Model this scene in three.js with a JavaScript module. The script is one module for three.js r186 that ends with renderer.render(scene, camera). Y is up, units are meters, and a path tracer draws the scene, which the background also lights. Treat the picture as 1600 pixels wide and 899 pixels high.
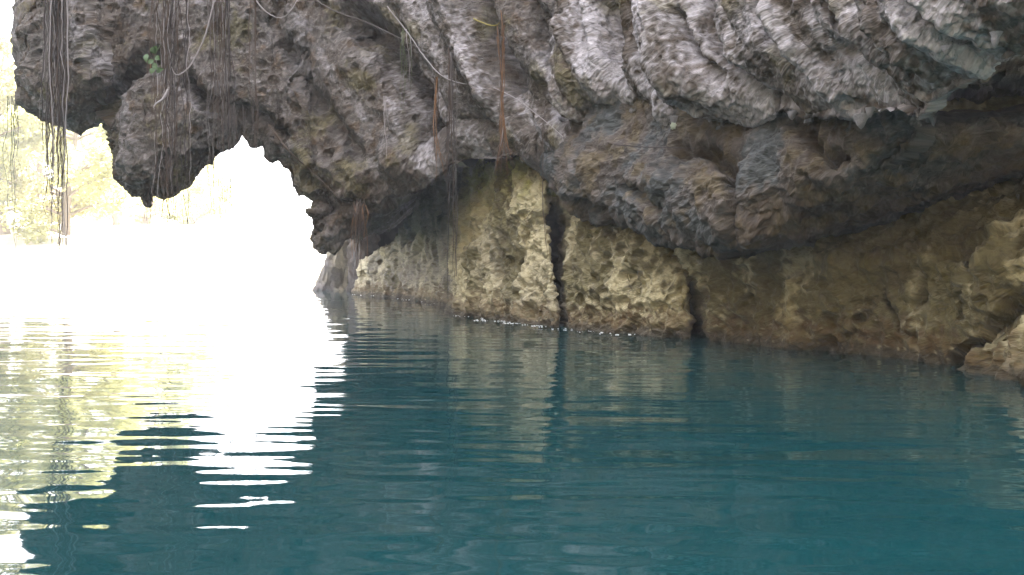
import * as THREE from 'three';
import { mergeGeometries } from 'three/addons/utils/BufferGeometryUtils.js';

// ---------------------------------------------------------------- camera, sky, sun, exposure
const EYE = 1.2, FOCAL = 1567, HORIZON = 410, CX = 800, CY = 449.5;
const PITCH = -Math.atan((CY - HORIZON) / FOCAL);
const scene = new THREE.Scene();
const camera = new THREE.PerspectiveCamera(2 * Math.atan(CY / FOCAL) * 180 / Math.PI, 1600 / 899, 0.1, 2000);
camera.position.set(0, EYE, 0);
camera.rotation.x = PITCH;
camera.updateMatrixWorld();

const SUN_DIR = new THREE.Vector3(0.34, 0.66, -0.67).normalize();
{
  const w = 256, h = 128, data = new Float32Array(w * h * 4);
  for (let j = 0; j < h; j++) for (let i = 0; i < w; i++) {
    const el = ((j + 0.5) / h - 0.5) * Math.PI, az = ((i + 0.5) / w - 0.5) * 2 * Math.PI;
    const dir = new THREE.Vector3(Math.cos(el) * Math.cos(az), Math.sin(el), Math.cos(el) * Math.sin(az));
    const t = Math.max(0, Math.sin(el)), near = Math.pow(Math.max(0, dir.dot(SUN_DIR)), 6);
    const k = (j * w + i) * 4, low = Math.pow(1 - t, 3);
    data[k] = 0.40 + 0.17 * low + 0.25 * near;
    data[k + 1] = 0.41 + 0.17 * low + 0.24 * near;
    data[k + 2] = 0.455 + 0.15 * low + 0.20 * near;
    data[k + 3] = 1;
  }
  const sky = new THREE.DataTexture(data, w, h, THREE.RGBAFormat, THREE.FloatType);
  sky.mapping = THREE.EquirectangularReflectionMapping;
  sky.magFilter = THREE.LinearFilter; sky.needsUpdate = true;
  scene.background = sky; scene.environment = sky;
}
const sun = new THREE.DirectionalLight(new THREE.Color(1, 0.95, 0.86), 5);
sun.position.copy(SUN_DIR).multiplyScalar(120); sun.castShadow = true;
sun.shadow.mapSize.set(4096, 4096);
Object.assign(sun.shadow.camera, { left: -80, right: 80, top: 80, bottom: -80, near: 1, far: 320 });
scene.add(sun, sun.target);
const renderer = new THREE.WebGLRenderer({ antialias: true });
renderer.toneMapping = THREE.LinearToneMapping;
renderer.toneMappingExposure = 17;
renderer.shadowMap.enabled = true;
scene.fog = new THREE.FogExp2(new THREE.Color(0.95, 0.97, 1), 0.002);

// ---------------------------------------------------------------- small tools
let seed = 1234567;
const rnd = () => { seed = (seed * 1664525 + 1013904223) >>> 0; return seed / 4294967296; };
const rr = (a, b) => a + (b - a) * rnd();
const clamp = (x, a = 0, b = 1) => Math.min(b, Math.max(a, x));
const lerp = (a, b, t) => a + (b - a) * t;
const sst = (a, b, x) => { const t = clamp((x - a) / (b - a)); return t * t * (3 - 2 * t); };
// a point at the distance d in front of the place where the picture was taken, seen in direction (px, py) of the 1600 x 899 photograph
const cp = Math.cos(PITCH), sp = Math.sin(PITCH);
function at(px, py, d) {
  const x = (px - CX) / FOCAL, y = (CY - py) / FOCAL;
  const yy = y * cp + sp, zz = y * sp - cp, k = d / -zz;
  return [x * k, EYE + yy * k, -d];
}
const dWater = py => { const y = (CY - py) / FOCAL, yy = y * cp + sp, zz = y * sp - cp; return EYE * -zz / -yy; };
function table(pts) { // smooth interpolation through [x, ...values]
  return (x, c = 1) => {
    const n = pts.length;
    if (x <= pts[0][0]) return pts[0][c];
    if (x >= pts[n - 1][0]) return pts[n - 1][c];
    let i = 0; while (x > pts[i + 1][0]) i++;
    const t = (x - pts[i][0]) / (pts[i + 1][0] - pts[i][0]);
    const m = k => k <= 0 || k >= n - 1 ? 0 : (pts[k + 1][c] - pts[k - 1][c]) / (pts[k + 1][0] - pts[k - 1][0]);
    const h = pts[i + 1][0] - pts[i][0], t2 = t * t, t3 = t2 * t;
    return (2 * t3 - 3 * t2 + 1) * pts[i][c] + (t3 - 2 * t2 + t) * h * m(i) + (-2 * t3 + 3 * t2) * pts[i + 1][c] + (t3 - t2) * h * m(i + 1);
  };
}
const lin = pts => x => {
  const n = pts.length;
  if (x <= pts[0][0]) return pts[0][1];
  if (x >= pts[n - 1][0]) return pts[n - 1][1];
  let i = 0; while (x > pts[i + 1][0]) i++;
  return lerp(pts[i][1], pts[i + 1][1], (x - pts[i][0]) / (pts[i + 1][0] - pts[i][0]));
};
// gradient noise and cells
const hsh = (x, y, z) => { let h = Math.imul(x, 374761393) ^ Math.imul(y, 668265263) ^ Math.imul(z, 2147483647 ^ 1274126177); h = Math.imul(h ^ (h >>> 13), 1274126177); h = Math.imul(h ^ (h >>> 16), 2246822519); return (h ^ (h >>> 15)) >>> 0; };
const GR = []; { const r0 = seed; for (let i = 0; i < 64; i++) { const a = rr(0, 6.2832), z = rr(-1, 1), q = Math.sqrt(1 - z * z); GR.push([q * Math.cos(a), q * Math.sin(a), z]); } }
function noise(x, y, z) {
  const X = Math.floor(x), Y = Math.floor(y), Z = Math.floor(z), u = x - X, v = y - Y, w = z - Z;
  const f = t => t * t * t * (t * (t * 6 - 15) + 10), a = f(u), b = f(v), c = f(w);
  const g = (i, j, k) => { const q = GR[hsh(X + i, Y + j, Z + k) & 63]; return q[0] * (u - i) + q[1] * (v - j) + q[2] * (w - k); };
  return 1.6 * lerp(lerp(lerp(g(0, 0, 0), g(1, 0, 0), a), lerp(g(0, 1, 0), g(1, 1, 0), a), b), lerp(lerp(g(0, 0, 1), g(1, 0, 1), a), lerp(g(0, 1, 1), g(1, 1, 1), a), b), c);
}
function fbm(x, y, z, o = 4) { let s = 0, a = 0.5; for (let i = 0; i < o; i++) { s += a * noise(x, y, z); x = x * 2.03 + 7.1; y = y * 2.03 + 3.7; z = z * 2.03 + 1.3; a *= 0.5; } return s; }
const cellOut = [0, 0];
function cells(x, y, z) { // distance to the nearest seed, and that seed's random number
  const X = Math.floor(x), Y = Math.floor(y), Z = Math.floor(z); let best = 9, id = 0;
  for (let i = -1; i < 2; i++) for (let j = -1; j < 2; j++) for (let k = -1; k < 2; k++) {
    const h = hsh(X + i, Y + j, Z + k);
    const dx = X + i + (h & 1023) / 1023 - x, dy = Y + j + ((h >>> 10) & 1023) / 1023 - y, dz = Z + k + ((h >>> 20) & 1023) / 1023 - z;
    const d = dx * dx + dy * dy + dz * dz; if (d < best) { best = d; id = h; }
  }
  cellOut[0] = Math.sqrt(best); cellOut[1] = (Math.imul(id, 2654435761) >>> 0) / 4294967296; return cellOut;
}
// round solution holes: some cells hold one
function holes(x, y, z, size, share) {
  const [d, r] = cells(x / size, y / size, z / size);
  if (r > share) return 0;
  const rad = 0.22 + 0.28 * (r / share), t = d / rad;
  return t < 1 ? -(1 - t * t * t * t) : t < 1.35 ? 0.12 * Math.sin((t - 1) / 0.35 * Math.PI) : 0;
}
const names = {};
function numbered(n) { const k = names[n] = (names[n] ?? -1) + 1; return k ? `${n}_${String(k).padStart(3, '0')}` : n; }
function finish(o) { o.castShadow = o.receiveShadow = true; return o; }
function mesh(name, geo, mat, parent) { const m = finish(new THREE.Mesh(geo, mat)); m.name = name; if (parent) parent.add(m); return m; }
function thing(o, name, label, category, group, kind) {
  o.name = numbered(name); o.userData = kind === 'structure' ? { kind, label, category } : { label, category };
  if (group) o.userData.group = group; if (kind && kind !== 'structure') o.userData.kind = kind;
  scene.add(o); return o;
}

// ---------------------------------------------------------------- materials
function tex(w, h, fn, srgb) {
  const d = new Uint8Array(w * h * 4);
  for (let j = 0; j < h; j++) for (let i = 0; i < w; i++) { const c = fn(i / w, j / h), k = (j * w + i) * 4; for (let q = 0; q < 3; q++) d[k + q] = clamp(Array.isArray(c) ? c[q] : c) * 255; d[k + 3] = 255; }
  const t = new THREE.DataTexture(d, w, h); t.wrapS = t.wrapT = THREE.RepeatWrapping; t.magFilter = THREE.LinearFilter;
  if (srgb) t.colorSpace = THREE.SRGBColorSpace; t.needsUpdate = true; return t;
}
function tileNoise(n, s0) { // value noise that repeats, n cells a side
  const v = []; for (let i = 0; i < n * n; i++) v.push((hsh(i, s0, 91) & 65535) / 65535);
  return (u, w) => { const x = u * n, y = w * n, X = Math.floor(x), Y = Math.floor(y), a = x - X, b = y - Y, f = t => t * t * (3 - 2 * t), g = (i, j) => v[((Y + j) % n) * n + (X + i) % n]; return lerp(lerp(g(0, 0), g(1, 0), f(a)), lerp(g(0, 1), g(1, 1), f(a)), f(b)); };
}
const tn = [16, 37, 80, 170, 340].map((n, i) => tileNoise(n, i + 1));
const grainMap = tex(1024, 1024, (u, v) => { const a = tn[1](u, v) * 0.3 + tn[2](u, v) * 0.35 + tn[3](u, v) * 0.3 + tn[4](u, v) * 0.35, k = 0.62 + 0.52 * (a - 0.25), s = tn[3](v, u) > 0.86 ? 0.14 : 0; return [k + s, k * 0.985 + s, k * 0.97 + s]; }, false);
const grainBump = tex(1024, 1024, (u, v) => tn[0](u, v) * 0.25 + (1 - Math.abs(2 * tn[1](u, v) - 1)) * 0.3 + tn[2](u, v) * 0.28 + tn[3](u, v) * 0.25 + tn[4](u, v) * 0.12);
grainMap.repeat.set(0.5, 0.5); grainBump.repeat.set(0.5, 0.5);
const rockMat = new THREE.MeshStandardMaterial({ vertexColors: true, map: grainMap, bumpMap: grainBump, bumpScale: 0.035, roughness: 0.9, side: THREE.DoubleSide });
rockMat.name = 'limestone';

// ---------------------------------------------------------------- rock surfaces
// dissolved limestone: cups of several sizes with sharp crests between them
function karst(x, y, z, a1, a2, a3) {
  const wx = x + 0.16 * noise(x * 1.7, y * 1.7, z * 1.7) + 0.05 * noise(x * 6, y * 6, z * 6), wy = y + 0.16 * noise(x * 1.7 + 9, y * 1.7, z * 1.7) + 0.05 * noise(x * 6 + 9, y * 6, z * 6), wz = z + 0.1 * noise(x * 1.7, y * 1.7 + 9, z * 1.7);
  let c = cells(wx * 1.5, wy * 1.3, wz * 1.5)[0], e = a1 * (c * c - 0.3);
  c = cells(wx * 3.9, wy * 3.3, wz * 3.9)[0]; e += a2 * (c * c - 0.3);
  c = cells(wx * 9, wy * 8, wz * 9)[0]; e += a3 * (c * c - 0.3);
  return e + 0.06 * fbm(x * 3.3, y * 3.3, z * 3.3, 3) + 0.035 * (0.4 - Math.abs(noise(x * 7, y * 7, z * 7))) + 0.02 * (0.4 - Math.abs(noise(x * 12, y * 12, z * 12))) + 0.008 * noise(x * 22, y * 22, z * 22);
}
// base(u, v) -> [x, y, z, s, h] : the smooth surface and its own coordinates in metres; disp and tint work on these
function rockSheet(us, vs, base, disp, tint, flip = 1, fine) {
  const nu = us.length, nv = vs.length, N = nu * nv;
  const b = new Float32Array(N * 3), sh = new Float32Array(N * 2), keep = new Float32Array(N), uv = new Float32Array(N * 2);
  for (let j = 0; j < nv; j++) for (let i = 0; i < nu; i++) {
    const k = j * nu + i, p = base(us[i], vs[j]);
    b[k * 3] = p[0]; b[k * 3 + 1] = p[1]; b[k * 3 + 2] = p[2]; sh[k * 2] = p[3]; sh[k * 2 + 1] = p[4]; keep[k] = p[5] ?? 1;
    uv[k * 2] = p[3]; uv[k * 2 + 1] = p[4];
  }
  const idx = new Uint32Array((nu - 1) * (nv - 1) * 6); let q = 0;
  for (let j = 0; j < nv - 1; j++) for (let i = 0; i < nu - 1; i++) {
    const a = j * nu + i, c = a + nu;
    if (flip > 0) { idx[q++] = a; idx[q++] = c; idx[q++] = a + 1; idx[q++] = a + 1; idx[q++] = c; idx[q++] = c + 1; }
    else { idx[q++] = a; idx[q++] = a + 1; idx[q++] = c; idx[q++] = a + 1; idx[q++] = c + 1; idx[q++] = c; }
  }
  const g = new THREE.BufferGeometry();
  g.setAttribute('position', new THREE.BufferAttribute(b, 3)); g.setIndex(new THREE.BufferAttribute(idx, 1));
  g.computeVertexNormals();
  const push = (f, w) => { // moves every point along the normal
    const n = g.attributes.normal.array;
    const out = new Float32Array(N * 3), p = g.attributes.position.array;
    for (let k = 0; k < N; k++) { const x = p[k * 3], y = p[k * 3 + 1], z = p[k * 3 + 2], e = f(x, y, z, sh[k * 2], sh[k * 2 + 1]) * (w ? w[k] : 1); uv[k * 2] += e; uv[k * 2 + 1] += 0.6 * e; out[k * 3] = x + n[k * 3] * e; out[k * 3 + 1] = y + n[k * 3 + 1] * e; out[k * 3 + 2] = z + n[k * 3 + 2] * e; }
    g.setAttribute('position', new THREE.BufferAttribute(out, 3)); g.computeVertexNormals();
  };
  push(disp, keep); if (fine) push(fine);
  const col = new Float32Array(N * 3), out = g.attributes.position.array;
  for (let k = 0; k < N; k++) { const c = tint(out[k * 3], out[k * 3 + 1], out[k * 3 + 2], sh[k * 2], sh[k * 2 + 1]); col[k * 3] = c[0]; col[k * 3 + 1] = c[1]; col[k * 3 + 2] = c[2]; }
  g.setAttribute('color', new THREE.BufferAttribute(col, 3)); g.setAttribute('uv', new THREE.BufferAttribute(uv, 2));
  return g;
}
const speck = (x, y, z, c, k = 1) => { const n = noise(x * 15, y * 15, z * 15) + 0.7 * noise(x * 29, y * 29, z * 29), w = 0.55 * sst(0.38, 0.75, n) * k, m = 1 - 0.5 * sst(0.2, 0.7, -n) * k; return [lerp(c[0] * m, c[0] * 1.4 + 0.16, w * 0.8), lerp(c[1] * m, c[1] * 1.4 + 0.155, w * 0.8), lerp(c[2] * m, c[2] * 1.4 + 0.15, w * 0.8)]; };
const mix3 = (a, b, t) => [lerp(a[0], b[0], t), lerp(a[1], b[1], t), lerp(a[2], b[2], t)];
const span = (a, b, n, p = 1) => Array.from({ length: n }, (_, i) => lerp(a, b, Math.pow(i / (n - 1), p)));
const bulge = (d, R) => d >= R ? 0 : -R * (1 - Math.sqrt(Math.max(0, 1 - (1 - d / R) ** 2)));
function segDist(pts, x, y) {
  let best = 1e9;
  for (let i = 0; i < pts.length - 1; i++) {
    const ax = pts[i][0], ay = pts[i][1], dx = pts[i + 1][0] - ax, dy = pts[i + 1][1] - ay;
    const t = clamp(((x - ax) * dx + (y - ay) * dy) / (dx * dx + dy * dy + 1e-9));
    const ex = x - ax - dx * t, ey = y - ay - dy * t, d = ex * ex + ey * ey; if (d < best) best = d;
  }
  return Math.sqrt(best);
}
// colours of what the stone is made of or covered with
const C = { grey: [0.135, 0.12, 0.115], brown: [0.072, 0.052, 0.037], dark: [0.036, 0.031, 0.03], crust: [0.40, 0.38, 0.41], ochre: [0.125, 0.095, 0.042], moss: [0.44, 0.425, 0.12], olive: [0.13, 0.112, 0.045], buff: [0.36, 0.32, 0.21], slate: [0.055, 0.066, 0.073], rust: [0.115, 0.066, 0.026], tide: [0.05, 0.04, 0.025] };

// a plan curve in the water plane: px -> distance; s = metres along it
function planCurve(pts, from, to) {
  const f = table(pts), n = 800, list = []; let s = 0;
  for (let i = 0; i <= n; i++) {
    const px = lerp(from, to, i / n), p = at(px, HORIZON, f(px));
    if (i) s += Math.hypot(p[0] - list[i - 1].x, p[2] - list[i - 1].z);
    list.push({ px, x: p[0], z: p[2], s, d: f(px) });
  }
  for (let i = 0; i <= n; i++) { const a = list[Math.max(0, i - 12)], b = list[Math.min(n, i + 12)], l = Math.hypot(b.x - a.x, b.z - a.z); list[i].nx = -(b.z - a.z) / l; list[i].nz = (b.x - a.x) / l; }
  return px => { const t = clamp((px - from) / (to - from)) * n, i = Math.min(n - 1, Math.floor(t)), k = t - i, a = list[i], b = list[i + 1]; return { x: lerp(a.x, b.x, k), z: lerp(a.z, b.z, k), s: lerp(a.s, b.s, k), nx: lerp(a.nx, b.nx, k), nz: lerp(a.nz, b.nz, k), d: lerp(a.d, b.d, k) }; };
}

// ---- the overhang
const planA = planCurve([[-100, 22.5], [150, 22], [480, 21.5], [690, 20], [830, 18], [1000, 14.6], [1200, 11.3], [1400, 8.9], [1600, 7.2], [1800, 6.2], [2300, 5]], -100, 2300);
const lipA = [ // px, py along the lower edge, and the px that the column above it starts from
  [60, -420, 60], [52, -150, 66], [40, -60, 72], [30, 0, 78], [12, 14, 82], [3, 40, 86], [8, 75, 89], [1, 110, 92], [0, 148, 95], [12, 168, 99], [40, 179, 107], [72, 189, 116], [98, 204, 125], [118, 194, 135], [131, 184, 142], [139, 184, 147], [146, 207, 152], [155, 235, 160], [154, 258, 165], [166, 281, 172], [185, 300, 182], [200, 306, 192], [213, 313, 203], [222, 307, 212], [238, 312, 224], [256, 302, 240], [280, 288, 258], [296, 266, 272], [322, 238, 292], [348, 214, 315], [361, 197, 328], [371, 213, 340], [376, 222, 348], [394, 223, 362], [398, 240, 374], [416, 243, 386], [428, 256, 396], [436, 268, 404], [439, 292, 413], [452, 300, 422], [464, 308, 430], [478, 305, 437], [490, 314, 444], [493, 332, 450], [484, 350, 458], [474, 366, 466], [471, 385, 473], [482, 394, 480], [502, 386, 488], [520, 368, 496], [540, 346, 505], [552, 330, 514], [575, 322, 525], [606, 300, 540], [640, 282, 560], [672, 258, 580], [700, 245, 600], [735, 248, 625], [765, 244, 648], [785, 262, 668], [803, 273, 690], [820, 262, 712], [846, 258, 735], [862, 232, 755], [878, 196, 772], [886, 172, 785], [912, 168, 803], [930, 172, 820], [948, 160, 838], [966, 172, 855], [984, 204, 872], [998, 190, 888], [1008, 160, 902], [1022, 152, 915], [1034, 178, 930], [1050, 200, 948], [1066, 190, 962], [1086, 184, 980], [1112, 186, 1000], [1140, 180, 1025], [1160, 170, 1045], [1176, 184, 1062], [1206, 184, 1090], [1240, 186, 1125], [1276, 176, 1160], [1310, 180, 1195], [1342, 194, 1225], [1358, 180, 1245], [1374, 150, 1268], [1396, 130, 1290], [1424, 112, 1322], [1452, 84, 1350], [1480, 82, 1385], [1510, 64, 1415], [1536, 58, 1450], [1556, 66, 1475], [1572, 46, 1500], [1600, 24, 1535], [1680, -30, 1620], [1800, -90, 1760], [2300, -300, 2300]];
const toSY = (plan, px, py) => { const a = plan(px); return [a.s, at(px, py, a.d)[1]]; };
const polyA = lipA.map(p => toSY(planA, p[0], p[1]));
const grooves = [
  [[[530, 15], [575, 60], [618, 140], [655, 222]], 26, 1.0], [[[738, -20], [750, 60], [768, 118]], 22, 0.75], [[[945, 25], [954, 70], [972, 104]], 9, 0.5], [[[992, -10], [999, 50], [1012, 84]], 11, 0.6],
  [[[905, -10], [915, 60], [928, 130]], 20, 0.5], [[[1086, 50], [1120, 125], [1150, 165], [1168, 190]], 13, 0.6], [[[1044, 20], [1072, 80], [1096, 125]], 9, 0.4], [[[222, 80], [190, 122], [165, 160], [136, 190]], 13, 0.55],
  [[[285, 120], [320, 158], [352, 166], [400, 186], [438, 210]], 12, 0.55], [[[440, 60], [480, 150], [545, 240]], 14, 0.3], [[[820, 130], [850, 190], [880, 215]], 12, 0.3], [[[1260, -10], [1290, 60], [1310, 130]], 14, 0.3], [[[1395, -10], [1420, 50], [1435, 90]], 15, 0.3],
  [[[470, 330], [510, 320], [545, 318]], 8, 0.3], [[[945, -30], [962, 50], [982, 125]], 34, 0.5], [[[1150, -20], [1170, 50], [1200, 120]], 10, 0.35], [[[800, -10], [820, 60], [845, 130]], 12, 0.3],
  [[[680, -10], [712, 80], [748, 150]], 26, -0.5], [[[560, 70], [600, 130], [640, 200]], 20, -0.3], [[[1018, -10], [1040, 60], [1062, 165]], 22, -0.35], [[[1190, 20], [1220, 100], [1240, 165]], 24, -0.3], [[[860, 40], [880, 110], [905, 160]], 22, -0.3], [[[960, 20], [985, 90], [990, 150]], 14, -0.25], [[[1330, -10], [1352, 60], [1372, 120]], 24, -0.25], [[[100, 20], [110, 110]], 60, -0.35], [[[220, 180], [225, 270]], 40, -0.35],
].map(([pts, w, d]) => { const m = planA(pts[1][0]); const P = pts.map(p => toSY(planA, p[0], p[1])); return { P, w: w * m.d / FOCAL * 1.35, d: d > 0 ? d * 1.45 : d, lo: Math.min(...P.map(p => p[0])) - 1.5, hi: Math.max(...P.map(p => p[0])) + 1.5 }; });
const sLeft = planA(480).s, sMid = planA(700).s, sRight = planA(1000).s, sStart = planA(0).s;
function carve(list, s, h) { let e = 0; for (const g of list) { if (s < g.lo || s > g.hi) continue; const t = segDist(g.P, s, h) / g.w; if (t < 1.6) e -= g.d * Math.exp(-t * t * 2.2); } return e; }
const fluteQ = (s, h) => s * 0.86 + h * 0.5, fluteL = (s, h) => h * 0.86 - s * 0.5;
function dispA(x, y, z, s, h) {
  const f = sst(sLeft, sMid, s), q = fluteQ(s, h), l = fluteL(s, h);
  let e = 0.55 * fbm(x * 0.28, y * 0.28, z * 0.28, 3);
  const n1 = noise(q * 0.95, l * 0.15, 3.3), n2 = noise(q * 2.3 + 0.4 * n1, l * 0.35, 8.1);
  e += f * (0.30 * (Math.abs(n1) * 2 - 0.6) + 0.13 * (Math.abs(n2) * 2 - 0.5) - 0.2 * Math.pow(1 - Math.min(1, Math.abs(n1) * 1.2), 5));
  e += (1 - f) * (0.14 * (Math.abs(n1) * 2 - 0.5));
  e += carve(grooves, s, h) * sst(14, 8, y);
  return e;
}
function fineA(x, y, z, s, h) {
  const f = sst(sLeft, sMid, s); let e = karst(x, y, z, lerp(0.18, 0.06, f), lerp(0.11, 0.045, f), lerp(0.045, 0.032, f));
  e += (1 - f * 0.7) * (0.2 * holes(x, y, z, 0.6, 0.3) + 0.1 * holes(x + 5, y, z, 0.3, 0.3));
  return e;
}
function tintA(x, y, z, s, h) {
  const f = sst(sLeft - 1, sMid, s), q = fluteQ(s, h), l = fluteL(s, h);
  const a = fbm(x * 0.7, y * 0.7, z * 0.7, 4), b = fbm(x * 2.6 + 4, y * 2.6, z * 2.6, 3), st = fbm(q * 1.7, l * 0.35, 2.2, 4), g = fbm(x * 9, y * 9, z * 9, 2);
  let c = mix3(C.grey, C.brown, clamp(0.45 + 1.5 * a + 0.9 * b));
  c = mix3(c, C.dark, 0.7 * sst(0.12, 0.34, -a + 0.5 * g));
  c = mix3(c, C.crust, f * sst(-0.08, 0.26, st + 0.5 * g + 0.12 * sst(sMid, sRight, s)) * 0.92);
  c = mix3(c, C.crust, (1 - f) * 0.4 * sst(0.15, 0.4, st + 0.6 * g));
  c = mix3(c, C.rust, 0.5 * sst(0.2, 0.4, b - 0.3 * a + 0.2 * g) * (1 - 0.5 * f));
  c = mix3(c, C.olive, 0.6 * sst(0.12, 0.35, fbm(x * 0.9 + 20, y * 0.9, z * 0.9, 3) + 0.3 * g));
  return speck(x, y, z, c);
}
const topYA = 36;
function sheetA() {
  const cols = []; // resample the lip by length
  for (let i = 0; i < lipA.length - 1; i++) {
    const a = lipA[i], b = lipA[i + 1], len = Math.hypot(b[0] - a[0], b[1] - a[1]), inside = b[1] > -60 && a[0] < 1660;
    const n = Math.max(1, Math.round(len / (inside ? (a[0] > 820 ? 1.15 : 1.5) : 14)));
    for (let k = 0; k < n; k++) cols.push([lerp(a[0], b[0], k / n), lerp(a[1], b[1], k / n), lerp(a[2], b[2], k / n)]);
  }
  cols.push(lipA[lipA.length - 1]);
  const poly = cols.map(c => toSY(planA, c[0], c[1]));
  const thick = lin([[0, 3], [440, 3.5], [500, 6], [545, 20], [560, 28], [845, 28], [880, 8], [900, 2], [1250, 2], [1330, 8], [1500, 10], [2300, 10]]), rise = lin([[0, 2.2], [430, 2.6], [468, 1.4], [500, 0.8], [545, -0.1], [600, 0.1], [635, 0.8], [660, 1.7], [682, 2.5], [710, 2.8], [820, 2.2], [900, 1.2], [1340, 1.2], [1420, 0.8], [2300, 0.6]]);
  const soft = poly.map((_, i) => { let b = 0, n = 0; for (let k = Math.max(0, i - 45); k <= Math.min(poly.length - 1, i + 45); k++) { b += poly[k][1]; n++; } return b / n; });
  const rows = [...span(0, 0.46, 26).map(t => ['up', 1 - t / 0.46]).slice(0, -1), ...span(0, 1, 205).map(t => ['face', t]), ...span(0, 1, 46, 1.3).slice(1).map(t => ['under', t])];
  const us = cols.map((_, i) => i), vs = rows.map((_, i) => i);
  const near = cols.map((c, i) => i);
  const base = (i, j) => {
    const c = cols[i], [kind, t] = rows[j], lip = poly[i];
    if (kind === 'under') {
      const a = planA(c[0]), T = thick(c[0]), back = -0.7 - t * T, y = lerp(lip[1], Math.max(lip[1], soft[i]), sst(0, 0.08, t)) + rise(c[0]) * Math.pow(t, 0.6);
      const k = 0.75 * sst(900, 1100, c[0]), q = t * T, far = Math.hypot(a.x, a.z), w = 1 - sst(820, 940, c[0]), bx = lerp(-a.nx, a.x / far, w), bz = lerp(-a.nz, a.z / far, w); // the roof runs back into the rock
      return [a.x - a.nx * 0.7 + q * lerp(bx, 0.15, k), y, a.z - a.nz * 0.7 + q * lerp(bz, -1, k), a.s, lip[1] - 0.2 - t * T, 0.25];
    }
    const top = -70, w = kind === 'face' ? 1 - Math.pow(1 - t, 1.35) : 0; // 0 at the top of the visible face, 1 at the lip
    const pyTop = Math.min(top, c[1] - 40);
    const px = lerp(c[2], c[0], w), a = planA(px);
    let y = kind === 'face' ? at(px, lerp(pyTop, c[1], w), a.d)[1] : lerp(at(px, pyTop, a.d)[1], topYA, Math.pow(t, 1.2));
    let dist = 9; // to the lower edge
    const lo = Math.max(0, i - 130), hi = Math.min(cols.length - 1, i + 130);
    if (kind === 'face' && y - lip[1] < 4) for (let k = lo; k < hi; k++) { const ex = poly[k][0] - a.s, ey = poly[k][1] - y, d = ex * ex + ey * ey; if (d < dist * dist) dist = Math.sqrt(d); }
    const off = -0.7 * Math.pow(1 - Math.min(1, (w === 1 ? 0 : dist) / 0.9), 2) - 0.12 * Math.max(0, y - lip[1]) - 0.05 * Math.max(0, y - 8);
    return [a.x + a.nx * off, y, a.z + a.nz * off, a.s, y, lerp(0.25, 1, sst(0, 0.7, w === 1 ? 0 : dist))];
  };
  return rockSheet(us, vs, base, dispA, tintA, 1, fineA);
}
const overhang = thing(new THREE.Group(), 'cliff_overhang', 'huge pitted grey limestone overhang filling the top of the picture', 'rock overhang');
const geoA = sheetA();
mesh('rock_face', geoA, rockMat, overhang);

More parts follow.
